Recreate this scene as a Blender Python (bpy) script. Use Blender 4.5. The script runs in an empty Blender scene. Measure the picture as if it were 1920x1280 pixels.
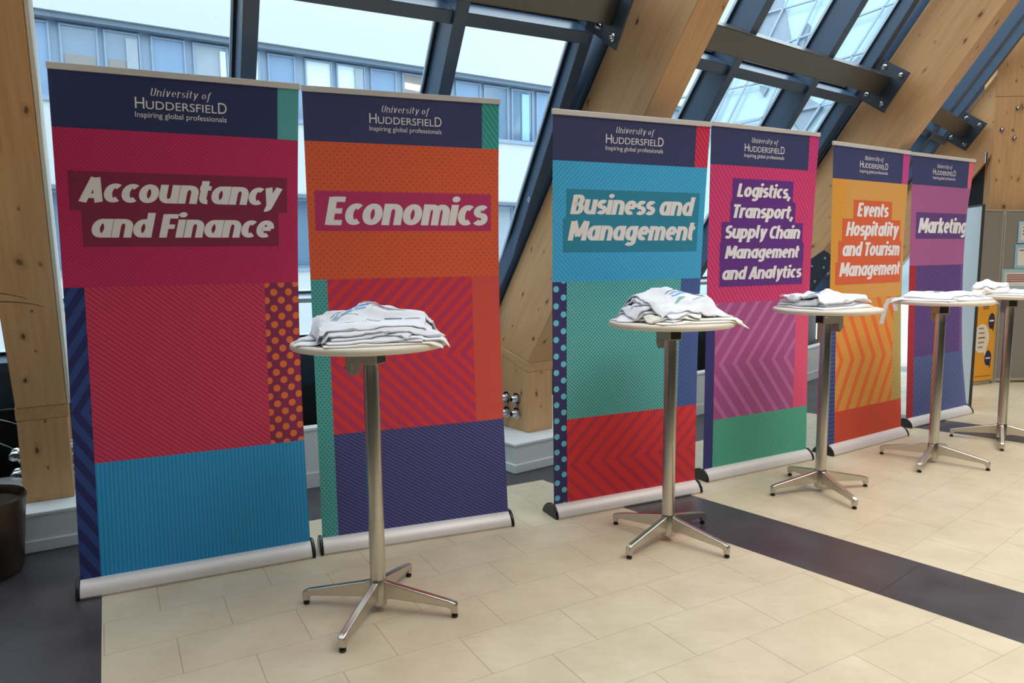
import bpy, math, random
from mathutils import Matrix, Vector
import numpy as np
PI = math.pi
scn = bpy.context.scene
COL = scn.collection

# ------------------------------------------------------------------ camera, sky, lights, exposure
cam = bpy.data.cameras.new('camera'); camo = bpy.data.objects.new('camera', cam); COL.objects.link(camo)
cam.sensor_width = 36.0; cam.lens = 1353.0 / 1920.0 * 36.0; cam.clip_start = .05; cam.clip_end = 200
fw = Vector((0, .99325, -.11602)).normalized(); ro = -.011489
r0 = Vector((1, 0, 0)); u0 = Vector((0, .11602, .99325))
cr = r0 * math.cos(ro) + u0 * math.sin(ro); cu = -r0 * math.sin(ro) + u0 * math.cos(ro)
m3 = Matrix((cr, cu, -fw)).transposed()
camo.matrix_world = Matrix.Translation((0, 0, 1.4113)) @ m3.to_4x4()
scn.camera = camo

wd = bpy.data.worlds.new('overcast_sky'); scn.world = wd; wd.use_nodes = True
bg = wd.node_tree.nodes['Background']
bg.inputs[0].default_value = (.84, .94, 1.0, 1); bg.inputs[1].default_value = 3.2

def area(name, loc, target, sx, sy, power, color):
    L = bpy.data.lights.new(name, 'AREA'); L.shape = 'RECTANGLE'; L.size = sx; L.size_y = sy; L.energy = power; L.color = color
    o = bpy.data.objects.new(name, L); COL.objects.link(o); o.location = loc
    o.rotation_euler = (Vector(target) - Vector(loc)).to_track_quat('-Z', 'Y').to_euler(); return o
WARM = (1.0, .94, .87)
for loc, pw in (((3.4, 2.0, 5.6), 150), ((6.6, 4.6, 5.6), 115), ((1.8, -.3, 5.6), 45)):
    area('ceiling_lamp', loc, (loc[0], loc[1] + .01, 0), 4.0, 4.0, pw, WARM).data.spread = math.radians(115)
scn.view_settings.view_transform = 'Standard'; scn.view_settings.look = 'None'
scn.view_settings.gamma = 1.0; scn.view_settings.use_curve_mapping = False
scn.view_settings.exposure = 0.0

# ------------------------------------------------------------------ helpers
def lin(c, k=1.0):
    o = []
    for x in c[:3]:
        x = x / 255.0
        v = x / 12.92 if x <= .04045 else ((x + .055) / 1.055) ** 2.4
        o.append(min(.95, v * k))
    return (*o, 1.0)

class NT:
    def __init__(s, name):
        s.m = bpy.data.materials.new(name); s.m.use_nodes = True; s.t = s.m.node_tree
        s.b = s.t.nodes['Principled BSDF']
    def n(s, typ, **kw):
        x = s.t.nodes.new(typ)
        for k, v in kw.items(): setattr(x, k, v)
        return x
    def put(s, inp, v):
        if hasattr(v, 'is_linked') or hasattr(v, 'links'): s.t.links.new(v, inp)
        else: inp.default_value = v
    def math(s, op, a, b=None, c=None):
        x = s.n('ShaderNodeMath', operation=op); s.put(x.inputs[0], a)
        if b is not None: s.put(x.inputs[1], b)
        if c is not None: s.put(x.inputs[2], c)
        return x.outputs[0]
    def mix(s, f, a, b):
        x = s.n('ShaderNodeMix', data_type='RGBA'); s.put(x.inputs[0], f); s.put(x.inputs[6], a); s.put(x.inputs[7], b)
        return x.outputs[2]
    def noise(s, vec, scale, detail=3, rough=.55):
        x = s.n('ShaderNodeTexNoise'); s.put(x.inputs['Vector'], vec); x.inputs['Scale'].default_value = scale
        x.inputs['Detail'].default_value = detail; x.inputs['Roughness'].default_value = rough; return x.outputs[0]
    def mapping(s, vec, scale=(1, 1, 1), rot=(0, 0, 0), loc=(0, 0, 0)):
        x = s.n('ShaderNodeMapping'); s.put(x.inputs[0], vec); x.inputs[1].default_value = loc; x.inputs[2].default_value = rot; x.inputs[3].default_value = scale
        return x.outputs[0]
    def ramp(s, f, a, b):
        x = s.n('ShaderNodeMapRange'); s.put(x.inputs[0], f); x.inputs[1].default_value = a; x.inputs[2].default_value = b; return x.outputs[0]
    def bump(s, h, strength=.1, dist=.01):
        x = s.n('ShaderNodeBump'); x.inputs['Strength'].default_value = strength; x.inputs['Distance'].default_value = dist
        s.put(x.inputs['Height'], h); s.t.links.new(x.outputs[0], s.b.inputs['Normal'])

def mat(name, c, rough=.5, metal=0.0, k=1.0, var=0.0, spec=.5, scale=8, emit=0):
    q = NT(name); b = q.b; col = lin(c, k)
    b.inputs['Roughness'].default_value = rough; b.inputs['Metallic'].default_value = metal
    b.inputs['Specular IOR Level'].default_value = spec
    if var:
        tc = q.n('ShaderNodeTexCoord'); f = q.noise(tc.outputs['Object'], scale, 4)
        q.put(b.inputs['Base Color'], q.mix(f, tuple(x * (1 - var) for x in col[:3]) + (1,), tuple(min(.95, x * (1 + var)) for x in col[:3]) + (1,)))
    else: b.inputs['Base Color'].default_value = col
    if emit:
        b.inputs['Emission Color'].default_value = col; b.inputs['Emission Strength'].default_value = emit
    return q.m

def pat(name, kind, ca, cb, k=1.0, **p):
    """printed fabric: colours ca (ground) and cb (pattern); UV is in metres"""
    q = NT(name); b = q.b; b.inputs['Roughness'].default_value = .55; b.inputs['Specular IOR Level'].default_value = .3
    wb = lambda c: (min(.95, c[0] * .95), c[1], min(.95, c[2] * 1.12), 1)
    A = wb(lin(ca, k)); B = wb(lin(cb or ca, k))
    uv = q.n('ShaderNodeUVMap'); sp = q.n('ShaderNodeSeparateXYZ'); q.t.links.new(uv.outputs[0], sp.inputs[0])
    x, y = sp.outputs[0], sp.outputs[1]
    if kind == 'stripe':                       # lines at angle a (deg), pitch P, share w
        a = math.radians(p['a']); t = q.math('ADD', q.math('MULTIPLY', x, -math.sin(a) / p['P']), q.math('MULTIPLY', y, math.cos(a) / p['P']))
        f = q.math('LESS_THAN', q.math('FRACT', q.math('ADD', t, 100.0)), p['w'])
    elif kind == 'chev':                       # '<' when s=-1, '>' when s=+1
        t = q.math('ADD', x, q.math('MULTIPLY', q.math('ABSOLUTE', q.math('SUBTRACT', y, p['yc'])), p['s'] * p.get('g', 1.0)))
        f = q.math('LESS_THAN', q.math('FRACT', q.math('ADD', q.math('DIVIDE', t, p['P']), 100 + p.get('o', 0))), p['w'])
    elif kind == 'dots':                       # staggered dots pitch px,py radius r
        def lay(ox, oy):
            dx = q.math('MULTIPLY', q.math('SUBTRACT', q.math('FRACT', q.math('ADD', q.math('DIVIDE', x, p['px']), 100 + ox)), .5), p['px'])
            dy = q.math('MULTIPLY', q.math('SUBTRACT', q.math('FRACT', q.math('ADD', q.math('DIVIDE', y, p['py']), 100 + oy)), .5), p['py'])
            return q.math('LESS_THAN', q.math('SQRT', q.math('ADD', q.math('MULTIPLY', dx, dx), q.math('MULTIPLY', dy, dy))), p['r'])
        ox, oy = p.get('ox', 0), p.get('oy', 0)
        f = q.math('MAXIMUM', lay(ox, oy), lay(ox + .5, oy + .5))
    elif kind == 'cross':
        fs = []
        for a in (p['a'], p['b']):
            a = math.radians(a); t = q.math('ADD', q.math('MULTIPLY', x, -math.sin(a) / p['P']), q.math('MULTIPLY', y, math.cos(a) / p['P']))
            fs.append(q.math('LESS_THAN', q.math('FRACT', q.math('ADD', t, 100.0)), p['w']))
        f = q.math('MAXIMUM', *fs)
    else:
        b.inputs['Base Color'].default_value = A; return q.m
    q.put(b.inputs['Base Color'], q.mix(f, A, B)); return q.m

def wood(name, rot=(0, 0, 0), k=1.0, tint=(1, 1, 1)):
    """pine laminate, grain along local x after rot"""
    q = NT(name); b = q.b; b.inputs['Roughness'].default_value = .5; b.inputs['Specular IOR Level'].default_value = .35
    tc = q.n('ShaderNodeTexCoord'); v = q.mapping(tc.outputs['Object'], rot=rot)
    g = q.noise(q.mapping(v, (.9, 16, 16)), 2.2, 6, .65)
    broad = q.noise(q.mapping(v, (.5, 3, 3)), 1.6, 3)
    c1, c2 = lin((224, 178, 130), k), lin((202, 154, 106), k)
    c1 = tuple(min(.95, a * t) for a, t in zip(c1[:3], tint)) + (1,); c2 = tuple(min(.95, a * t) for a, t in zip(c2[:3], tint)) + (1,)
    c = q.mix(q.ramp(g, .3, .75), c1, c2)
    c = q.mix(q.math('MULTIPLY', q.ramp(broad, .45, .75), .25), c, tuple(x * .72 for x in c2[:3]) + (1,))
    vo = q.n('ShaderNodeTexVoronoi', voronoi_dimensions='2D'); vo.inputs['Scale'].default_value = 1.0
    sx = q.n('ShaderNodeSeparateXYZ'); q.t.links.new(v, sx.inputs[0]); cx = q.n('ShaderNodeCombineXYZ')
    wob = q.noise(v, 9, 2)
    q.put(cx.inputs[0], q.math('MULTIPLY', q.math('ADD', sx.outputs[0], q.math('MULTIPLY', wob, .06)), 4.0))
    q.put(cx.inputs[1], q.math('MULTIPLY', q.math('ADD', q.math('ADD', sx.outputs[1], sx.outputs[2]), q.math('MULTIPLY', wob, .05)), 7.5))
    q.t.links.new(cx.outputs[0], vo.inputs['Vector'])
    sep = q.n('ShaderNodeSeparateColor'); q.t.links.new(vo.outputs['Color'], sep.inputs[0])
    keep = q.math('GREATER_THAN', sep.outputs[0], .5); rad = q.math('ADD', q.math('MULTIPLY', q.math('POWER', sep.outputs[1], 2.0), .065), .025)
    knot = q.math('MULTIPLY', q.math('SUBTRACT', 1.0, q.ramp(q.math('DIVIDE', vo.outputs['Distance'], rad), .75, 1.25)), keep)
    halo = q.math('MULTIPLY', q.math('SUBTRACT', 1.0, q.ramp(q.math('DIVIDE', vo.outputs['Distance'], rad), 1.0, 3.0)), keep)
    c = q.mix(q.math('MULTIPLY', halo, .35), c, lin((140, 88, 48), k))
    c = q.mix(q.math('MULTIPLY', knot, q.math('ADD', q.math('MULTIPLY', sep.outputs[2], .5), .45)), c, lin((78, 42, 22), k))
    q.put(b.inputs['Base Color'], c); q.bump(g, .06, .004); return q.m

class MB:
    def __init__(s): s.v = []; s.f = []; s.mi = []; s.uv = []
    def add(s, vs, fs, mi=0, uvs=None):
        o = len(s.v); s.v += [tuple(map(float, p)) for p in vs]
        for i, f in enumerate(fs):
            s.f.append([o + j for j in f]); s.mi.append(mi if isinstance(mi, int) else mi[i])
            s.uv.append([uvs[j] for j in f] if uvs else None)
        return s
    def box(s, x0, x1, y0, y1, z0, z1, mi=0):
        v = [(x, y, z) for z in (z0, z1) for y in (y0, y1) for x in (x0, x1)]
        return s.add(v, [(0, 2, 3, 1), (4, 5, 7, 6), (0, 1, 5, 4), (2, 6, 7, 3), (0, 4, 6, 2), (1, 3, 7, 5)], mi)
    def prism(s, poly, a0, a1, axis='y', mi=0):
        """poly in the two other axes (x,z for y; y,z for x; x,y for z)"""
        n = len(poly)
        def P(p, a): return {'y': (p[0], a, p[1]), 'x': (a, p[0], p[1]), 'z': (p[0], p[1], a)}[axis]
        v = [P(p, a0) for p in poly] + [P(p, a1) for p in poly]
        f = [list(range(n)), list(range(2 * n - 1, n - 1, -1))] + [((i + 1) % n, i, n + i, n + (i + 1) % n) for i in range(n)]
        return s.add(v, f, mi)
    def tube(s, pts, rad, n=12, mi=0, cap=True):
        pts = [Vector(p) for p in pts]; k = len(pts); rad = rad if isinstance(rad, (list, tuple)) else [rad] * k
        vs = []; up = None
        for i, p in enumerate(pts):
            d = (pts[min(i + 1, k - 1)] - pts[max(i - 1, 0)]).normalized()
            if up is None: up = d.orthogonal().normalized()
            up = (up - d * up.dot(d)).normalized(); w = d.cross(up)
            for j in range(n):
                a = 2 * PI * j / n; vs.append(p + (up * math.cos(a) + w * math.sin(a)) * rad[i])
        fs = [(i * n + j, i * n + (j + 1) % n, (i + 1) * n + (j + 1) % n, (i + 1) * n + j) for i in range(k - 1) for j in range(n)]
        if cap: fs += [list(range(n - 1, -1, -1)), list(range((k - 1) * n, k * n))]
        return s.add(vs, fs, mi)
    def lathe(s, prof, n=32, c=(0, 0), mi=0):
        k = len(prof); vs = [(c[0] + r * math.cos(2 * PI * j / n), c[1] + r * math.sin(2 * PI * j / n), z) for r, z in prof for j in range(n)]
        fs = [(i * n + j, i * n + (j + 1) % n, (i + 1) * n + (j + 1) % n, (i + 1) * n + j) for i in range(k - 1) for j in range(n)]
        if prof[0][0] > 1e-6: fs.append(list(range(n - 1, -1, -1)))
        if prof[-1][0] > 1e-6: fs.append(list(range((k - 1) * n, k * n)))
        return s.add(vs, fs, mi)
    def dome(s, c, axis, r, h, n=10, mi=0):
        """bolt head: low dome on a flange, pointing along axis"""
        ax = Vector(axis).normalized(); e = ax.orthogonal().normalized(); w = ax.cross(e); c = Vector(c); vs = []
        prof = [(r, 0), (r, h * .25), (r * .66, h * .3), (r * .62, h * .75), (r * .35, h)]
        for rr, hh in prof:
            for j in range(n):
                a = 2 * PI * j / n; vs.append(c + ax * hh + (e * math.cos(a) + w * math.sin(a)) * rr)
        k = len(prof)
        fs = [(i * n + j, i * n + (j + 1) % n, (i + 1) * n + (j + 1) % n, (i + 1) * n + j) for i in range(k - 1) for j in range(n)]
        fs.append(list(range((k - 1) * n, k * n))); return s.add(vs, fs, mi)
    def build(s, name, mats, parent=None, matrix=None, bevel=0, smooth=True, ang=35, solid=True):
        me = bpy.data.meshes.new(name); me.from_pydata(s.v, [], s.f); me.update()
        for m in (mats if isinstance(mats, (list, tuple)) else [mats]): me.materials.append(m)
        me.polygons.foreach_set('material_index', s.mi)
        if any(u for u in s.uv):
            L = me.uv_layers.new(name='UVMap'); i = 0
            for f, u in zip(s.f, s.uv):
                for j in range(len(f)):
                    if u: L.data[i].uv = u[j]
                    i += 1
        if smooth:
            me.polygons.foreach_set('use_smooth', [True] * len(me.polygons)); me.set_sharp_from_angle(angle=math.radians(ang))
        if solid:
            import bmesh
            bm = bmesh.new(); bm.from_mesh(me); bmesh.ops.recalc_face_normals(bm, faces=bm.faces); bm.to_mesh(me); bm.free()
        o = bpy.data.objects.new(name, me); COL.objects.link(o)
        if parent: o.parent = parent
        if matrix is not None: o.matrix_local = matrix
        if bevel:
            b = o.modifiers.new('bevel', 'BEVEL'); b.width = bevel; b.segments = 2; b.limit_method = 'ANGLE'; b.angle_limit = math.radians(50)
        return o

def tag(o, label=None, cat=None, group=None, kind=None):
    if label: o['label'] = label
    if cat: o['category'] = cat
    if group: o['group'] = group
    if kind: o['kind'] = kind
    return o
def thing(name, label=None, cat=None, group=None, matrix=None, kind=None):
    o = bpy.data.objects.new(name, None); COL.objects.link(o); o.empty_display_size = .1
    if matrix is not None: o.matrix_world = matrix
    return tag(o, label, cat, group, kind)
def place(x, y, a, z=0): return Matrix.Translation((x, y, z)) @ Matrix.Rotation(a, 4, 'Z')
def copy_tree(o, parent=None):
    c = o.copy(); COL.objects.link(c)
    if parent: c.parent = parent
    for ch in list(o.children): copy_tree(ch, c)
    return c

# ------------------------------------------------------------------ common materials
M_white = mat('white_paint', (226, 230, 232), .45)
M_alu = mat('satin_aluminium', (230, 224, 222), .42, .15)
M_black = mat('black_plastic', (22, 24, 24), .3)
M_steel = mat('brushed_steel', (206, 200, 190), .28, 1.0)
M_chrome = mat('bright_steel', (200, 200, 204), .16, 1.0)
M_grey = mat('grey_bracket_metal', (150, 147, 140), .45, .25)
M_frame = mat('dark_blue_frame_paint', (60, 84, 112), .34, 0, var=.05, spec=.6)
M_purlin = mat('dark_brown_steel_paint', (62, 60, 58), .34, 0, var=.06, scale=3, spec=.9)
M_plate = mat('dark_plate_paint', (50, 58, 70), .4)
M_gasket = mat('window_gasket_black', (16, 18, 22), .5)
M_trimalu = mat('pale_gasket_aluminium', (190, 205, 220), .35, .3)
M_top = mat('cream_laminate', (234, 224, 210), .38, var=.03, scale=14)
M_cloth = mat('white_cotton', (238, 239, 246), .85, var=.02, spec=.2)
M_clothb = mat('natural_cotton', (242, 237, 226), .85, var=.02, spec=.2)

# ------------------------------------------------------------------ layout of the faceted window front
S, Cc = .5764, .8171; DEP, WID = .48, .22
TILT = math.atan2(S, Cc)
RAK = [(-2.475, 3.53, -59.4), (.108, 4.89, -53.05), (2.316, 6.603, -46.2), (4.2, 8.68, -39.0)]
RAK = [(x, y, math.radians(a)) for x, y, a in RAK]
RL = (-5.05, 2.62, math.radians(-66)); 
FEET = [RL] + RAK + [(5.55, 11.1, math.radians(-32))]
def frame_matrix(i):
    x, y, a = FEET[i]; return place(x, y, a)          # x inward, y lateral (right, seen from the room), z up
def baymat(i):
    """frame of the bay between foot i and i+1: x along, y = up the slope, z = outwards (towards the glass); origin front arris line"""
    a, b = Vector(FEET[i][:2]), Vector(FEET[i + 1][:2]); e = (b - a); L = e.length; e.normalize()
    inn = Vector((e.y, -e.x, 0)); ed = inn * S + Vector((0, 0, Cc)); nn = -inn * Cc + Vector((0, 0, S)); eh = Vector((e.x, e.y, 0))
    m = Matrix((eh, ed, nn)).transposed().to_4x4(); m.translation = (a.x, a.y, .69); return m, L

# ------------------------------------------------------------------ floor
def tile_mat():
    q = NT('cream_floor_tiles'); b = q.b
    uv = q.n('ShaderNodeUVMap'); sp = q.n('ShaderNodeSeparateXYZ'); q.t.links.new(uv.outputs[0], sp.inputs[0])
    x, y = sp.outputs[0], sp.outputs[1]; TL, TH = .44, .27
    row = q.math('FLOOR', q.math('DIVIDE', y, TH)); fy = q.math('FRACT', q.math('DIVIDE', y, TH))
    xs = q.math('ADD', q.math('DIVIDE', x, TL), q.math('MULTIPLY', row, -.455)); fx = q.math('FRACT', q.math('ADD', xs, 100.0)); cx = q.math('FLOOR', q.math('ADD', xs, 100.0))
    def edge(f, w): return q.math('MAXIMUM', q.math('LESS_THAN', f, w), q.math('GREATER_THAN', f, 1 - w))
    joint = q.math('MAXIMUM', q.math('MULTIPLY', edge(fx, .0038), 1.0), q.math('MULTIPLY', edge(fy, .0055), .75))
    wn = q.n('ShaderNodeTexWhiteNoise', noise_dimensions='2D'); cb = q.n('ShaderNodeCombineXYZ'); q.put(cb.inputs[0], cx); q.put(cb.inputs[1], row); q.t.links.new(cb.outputs[0], wn.inputs['Vector'])
    geo = q.n('ShaderNodeNewGeometry'); n1 = q.noise(geo.outputs['Position'], 3.5, 5, .6); n2 = q.noise(q.mapping(geo.outputs['Position'], (1, 3, 1)), 11, 4)
    c = q.mix(q.ramp(n1, .3, .7), lin((214, 201, 176)), lin((195, 180, 153)))
    c = q.mix(q.math('MULTIPLY', q.ramp(n2, .5, .75), .25), c, lin((182, 164, 138)))
    c = q.mix(q.math('MULTIPLY', wn.outputs[0], .22), c, lin((194, 177, 150)))
    c = q.mix(q.math('MULTIPLY', joint, .52), c, lin((96, 78, 60)))
    q.put(b.inputs['Base Color'], c)
    q.put(b.inputs['Roughness'], q.math('ADD', q.math('MULTIPLY', n1, .2), .22)); b.inputs['Specular IOR Level'].default_value = .45
    q.bump(q.math('SUBTRACT', 1.0, joint), .15, .002); return q.m
def dark_tile_mat():
    q = NT('dark_slate_floor_tiles'); b = q.b
    geo = q.n('ShaderNodeNewGeometry'); n1 = q.noise(geo.outputs['Position'], 4, 5, .6)
    uv = q.n('ShaderNodeUVMap'); sp = q.n('ShaderNodeSeparateXYZ'); q.t.links.new(uv.outputs[0], sp.inputs[0])
    fy = q.math('FRACT', q.math('ADD', q.math('DIVIDE', sp.outputs[1], .92), 100.35)); joint = q.math('LESS_THAN', fy, .006)
    c = q.mix(q.ramp(n1, .3, .7), lin((56, 53, 57)), lin((71, 67, 71))); c = q.mix(q.math('MULTIPLY', joint, .6), c, lin((26, 24, 26)))
    q.put(b.inputs['Base Color'], c); q.put(b.inputs['Roughness'], q.math('ADD', q.math('MULTIPLY', n1, .25), .2)); return q.m
M_tile, M_dark = tile_mat(), dark_tile_mat()

# radial strips: (point, azimuth) and the field grids between them
STR = [((-5.0, 2.5), -66.0), ((-2.38, 3.57), -60.8), ((.12, 4.90), -50.3), ((2.5, 6.78), -44.0), ((4.5, 8.9), -36.0), ((6.0, 11.5), -28.0)]
HW = .23; LEN = 9.5
def sline(i, off):
    (x, y), a = STR[i]; a = math.radians(a); d = Vector((math.cos(a), math.sin(a))); n = Vector((-d.y, d.x)); return Vector((x, y)) + n * off, d
def isect(p, d, q, e):
    cr_ = d.x * e.y - d.y * e.x; w = q - p; t = (w.x * e.y - w.y * e.x) / cr_; return p + d * t
BORD = .41
fm = MB()
def border_line(i):
    a, b = Vector(FEET[i][:2]), Vector(FEET[i + 1][:2]); e = (b - a).normalized(); inn = Vector((e.y, -e.x)); return a + inn * BORD, e
corners_in = []
for i in range(len(STR) - 1):
    (pl, dl), (pr_, dr) = sline(i, HW), sline(i + 1, -HW); bp, be = border_line(i)
    A = isect(pl, dl, bp, be); B = isect(pr_, dr, bp, be)
    C_ = B + dr * LEN; D_ = A + dl * LEN
    ang = math.atan2(be.y, be.x)
    if i == 1: ang = math.radians(29.2)
    if i == 2: ang = math.radians(39.5)
    ex = Vector((math.cos(ang), math.sin(ang))); ey = Vector((-ex.y, ex.x)); ofs = [(0, 0), (.1, .1), (.11, -.01), (.09, .095), (0, .1), (0, 0)][i]
    uv = [((p.dot(ex)) + ofs[0], p.dot(ey) + ofs[1]) for p in (A, B, C_, D_)]
    fm.add([(*p, 0) for p in (D_, C_, B, A)], [(0, 1, 2, 3)], 0, uv[::-1])
    corners_in.append((A, B, C_, D_))
for i in range(1, len(STR) - 1):
    B = corners_in[i - 1][1]; C_ = corners_in[i - 1][2]; A = corners_in[i][0]; D_ = corners_in[i][3]
    _, d = sline(i, 0); n = Vector((-d.y, d.x))
    fm.add([(*p, 0) for p in (C_, D_, A, B)], [(0, 1, 2, 3)], 1, [(p.dot(n), p.dot(d)) for p in (C_, D_, A, B)])
# border along the window wall
for i in range(len(STR) - 1):
    e = border_line(i)[1]; outn = Vector((-e.y, e.x)); A, B = corners_in[i][:2]
    A2, B2 = A + outn * 1.9, B + outn * 1.9
    fm.add([(*p, 0) for p in (A, B, B2, A2)], [(0, 1, 2, 3)], 1, [(p.dot(outn), p.dot(e)) for p in (A, B, B2, A2)])
    if i:
        P0, P1 = corners_in[i - 1][1], A; e0 = border_line(i - 1)[1]; o0 = Vector((-e0.y, e0.x))
        q4 = (P0, P1, P1 + outn * 1.9, P0 + o0 * 1.9)
        fm.add([(*p, 0) for p in q4], [(0, 1, 2, 3)], 1, [(p.x, p.y) for p in q4])
fl = tag(fm.build('floor', [M_tile, M_dark], smooth=False, solid=False), kind='structure')

# rest of the hall (behind and beside the camera)
M_wall = mat('pale_hall_wall', (112, 109, 104), .8)
M_ceil = mat('white_ceiling', (140, 137, 132), .8)
tag(MB().box(-9.5, 14, -8.2, -8.0, -.1, 6.6).build('wall_back', M_wall), kind='structure')
tag(MB().box(-9.7, -9.5, -8, 6, -.1, 6.6).build('wall_left', M_wall), kind='structure')
tag(MB().box(13.0, 13.2, -8, 14, -.1, 6.6).build('wall_right', M_wall), kind='structure')
tag(MB().box(-9.5, 13, -8, 8, -.12, -.02).build('floor_slab', M_dark), kind='structure').name = 'floor_base'
# ceiling: ends where the slope meets it
cpts = []
for i in range(len(FEET)):
    x, y, a = FEET[i]; inn = Vector((math.cos(a), math.sin(a))); t = (6.5 - .69) * S / Cc - DEP / Cc; cpts.append(Vector((x, y)) + inn * t)
cm = MB(); vs = [(*p, 6.5) for p in cpts] + [(13.2, cpts[-1].y + .5, 6.5), (13.2, -8.2, 6.5), (-9.7, -8.2, 6.5), (-9.7, cpts[0].y - 1, 6.5)]
cm.add(vs, [list(range(len(vs)))]); cm.add([(a, b, c + .1) for a, b, c in vs], [list(range(len(vs)))])
tag(cm.build('ceiling', M_ceil, smooth=False, solid=False), kind='structure')

# dwarf wall and dark recess behind it
wm, bm_, dm = MB(), MB(), MB()
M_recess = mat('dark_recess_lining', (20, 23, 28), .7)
M_spand = mat('slate_spandrel_panel', (70, 82, 98), .45)
for i in range(len(FEET) - 1):
    a, b = Vector(FEET[i][:2]), Vector(FEET[i + 1][:2]); e = (b - a).normalized(); o = Vector((-e.y, e.x))
    a1, b1 = a + o * .17 + e * .2, b + o * .17 - e * .45
    def ring(m, p, q, d0, d1, z0, z1, mi=0):
        pts = [p + o * d0, q + o * d0, q + o * d1, p + o * d1]
        m.prism([(t.x, t.y) for t in pts], z0, z1, 'z', mi)
    ring(wm, a1, b1, 0, .05, 0, .36); ring(wm, a1, b1, -.012, .07, .36, .381)
    ring(bm_, a1, b1, -.012, 0, 0, .095)
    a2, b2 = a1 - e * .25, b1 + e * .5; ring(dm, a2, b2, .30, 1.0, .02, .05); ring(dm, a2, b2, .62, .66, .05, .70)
tag(wm.build('wall_window', M_white, bevel=.004), kind='structure')
tag(bm_.build('baseboard_window', M_white, bevel=.003), kind='structure')
tag(dm.build('trim_1', M_recess), kind='structure')

# ------------------------------------------------------------------ glazed bays
def glass_mat():
    q = NT('window_glass'); t = q.t; out = t.nodes['Material Output']; t.nodes.remove(q.b)
    tr = q.n('ShaderNodeBsdfTransparent'); tr.inputs[0].default_value = (.93, .97, .98, 1)
    gl = q.n('ShaderNodeBsdfGlossy'); gl.inputs['Roughness'].default_value = .02; gl.inputs[0].default_value = (.9, .95, 1, 1)
    lw = q.n('ShaderNodeLayerWeight'); lw.inputs[0].default_value = .5
    fac = q.math('ADD', q.math('MULTIPLY', q.math('POWER', lw.outputs['Facing'], 5.0), .6), .02)
    mx = q.n('ShaderNodeMixShader'); t.links.new(fac, mx.inputs[0]); t.links.new(tr.outputs[0], mx.inputs[1]); t.links.new(gl.outputs[0], mx.inputs[2])
    t.links.new(mx.outputs[0], out.inputs[0]); return q.m
M_glass = glass_mat()
TOPY = 7.1
for i in range(len(FEET) - 1):
    bm4, L = baymat(i)
    w = thing('window_%d' % (i + 1), kind='structure', matrix=bm4)
    mfs = [(-.04 / L, (WID + .045) / L)]                     # flashing behind the timber
    xs = [(-.045, WID + (.05 if i != 1 else -.03))] + [(L * f - .035, L * f + .035) for f in (.3755, .7135)] + [(L - .05, L + WID * .5)]
    for j, (x0, x1) in enumerate(xs):
        z0 = DEP + .012 if j in (0, 3) else .40
        if j == 3: continue
        MB().box(x0, x1, -.42, TOPY, z0, .605).build('mullion', M_frame, w, bevel=.004)
    if i == 1:
        g = MB()
        for (b0, b1, c0, c1_) in ((.955, .985, .500, .505), (.955, .985, .525, .530), (.955, .960, .505, .525), (.980, .985, .505, .525), (.966, .974, .511, .519)): g.box(L - .0625, L - .0605, b0, b1, c0, c1_)
        g.build('sticker', M_trimalu, w, smooth=False)
    # left edge flashing of the next timber
    MB().box(L - .06, L + .01, -.42, TOPY, DEP + .012, .605).build('mullion', M_frame, w, bevel=.004)
    edges = [xs[0][1], xs[1][0], xs[1][1], xs[2][0], xs[2][1], L - .06]
    for k in range(3):
        x0, x1 = edges[2 * k], edges[2 * k + 1]
        for (y0, y1) in ((-.16, .17), (.205, 2.003), (2.07, TOPY - .08)):
            MB().box(x0 - .01, x1 + .01, y0 - .01, y1 + .01, .612, .624).build('pane', M_glass, w, smooth=False)
            g = MB()
            for (a0, a1, b0, b1) in ((x0, x0 + .012, y0, y1), (x1 - .012, x1, y0, y1), (x0, x1, y0, y0 + .012), (x0, x1, y1 - .012, y1)):
                g.box(a0, a1, b0, b1, .598, .611)
            g.build('gasket', M_gasket, w, smooth=False)
            g = MB()
            g.box(x1 - .024, x1 - .014, y0 + .012, y1 - .012, .592, .61); g.box(x0 + .012, x1 - .012, y0 + .014, y0 + .022, .592, .61)
            g.build('glazing_bead', M_trimalu, w, smooth=False)
        MB().box(x0, x1, 2.003, 2.07, .425, .605).build('transom', M_frame, w, bevel=.003)
        MB().box(x0, x1, .17, .205, .54, .605).build('transom', M_trimalu, w, bevel=.003)
        MB().box(x0, x1, -.22, -.16, .52, .605).build('transom', M_frame, w, bevel=.003)
        MB().box(x0, x1, -.95, -.22, .56, .60).build('spandrel_panel', M_spand, w)

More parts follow.
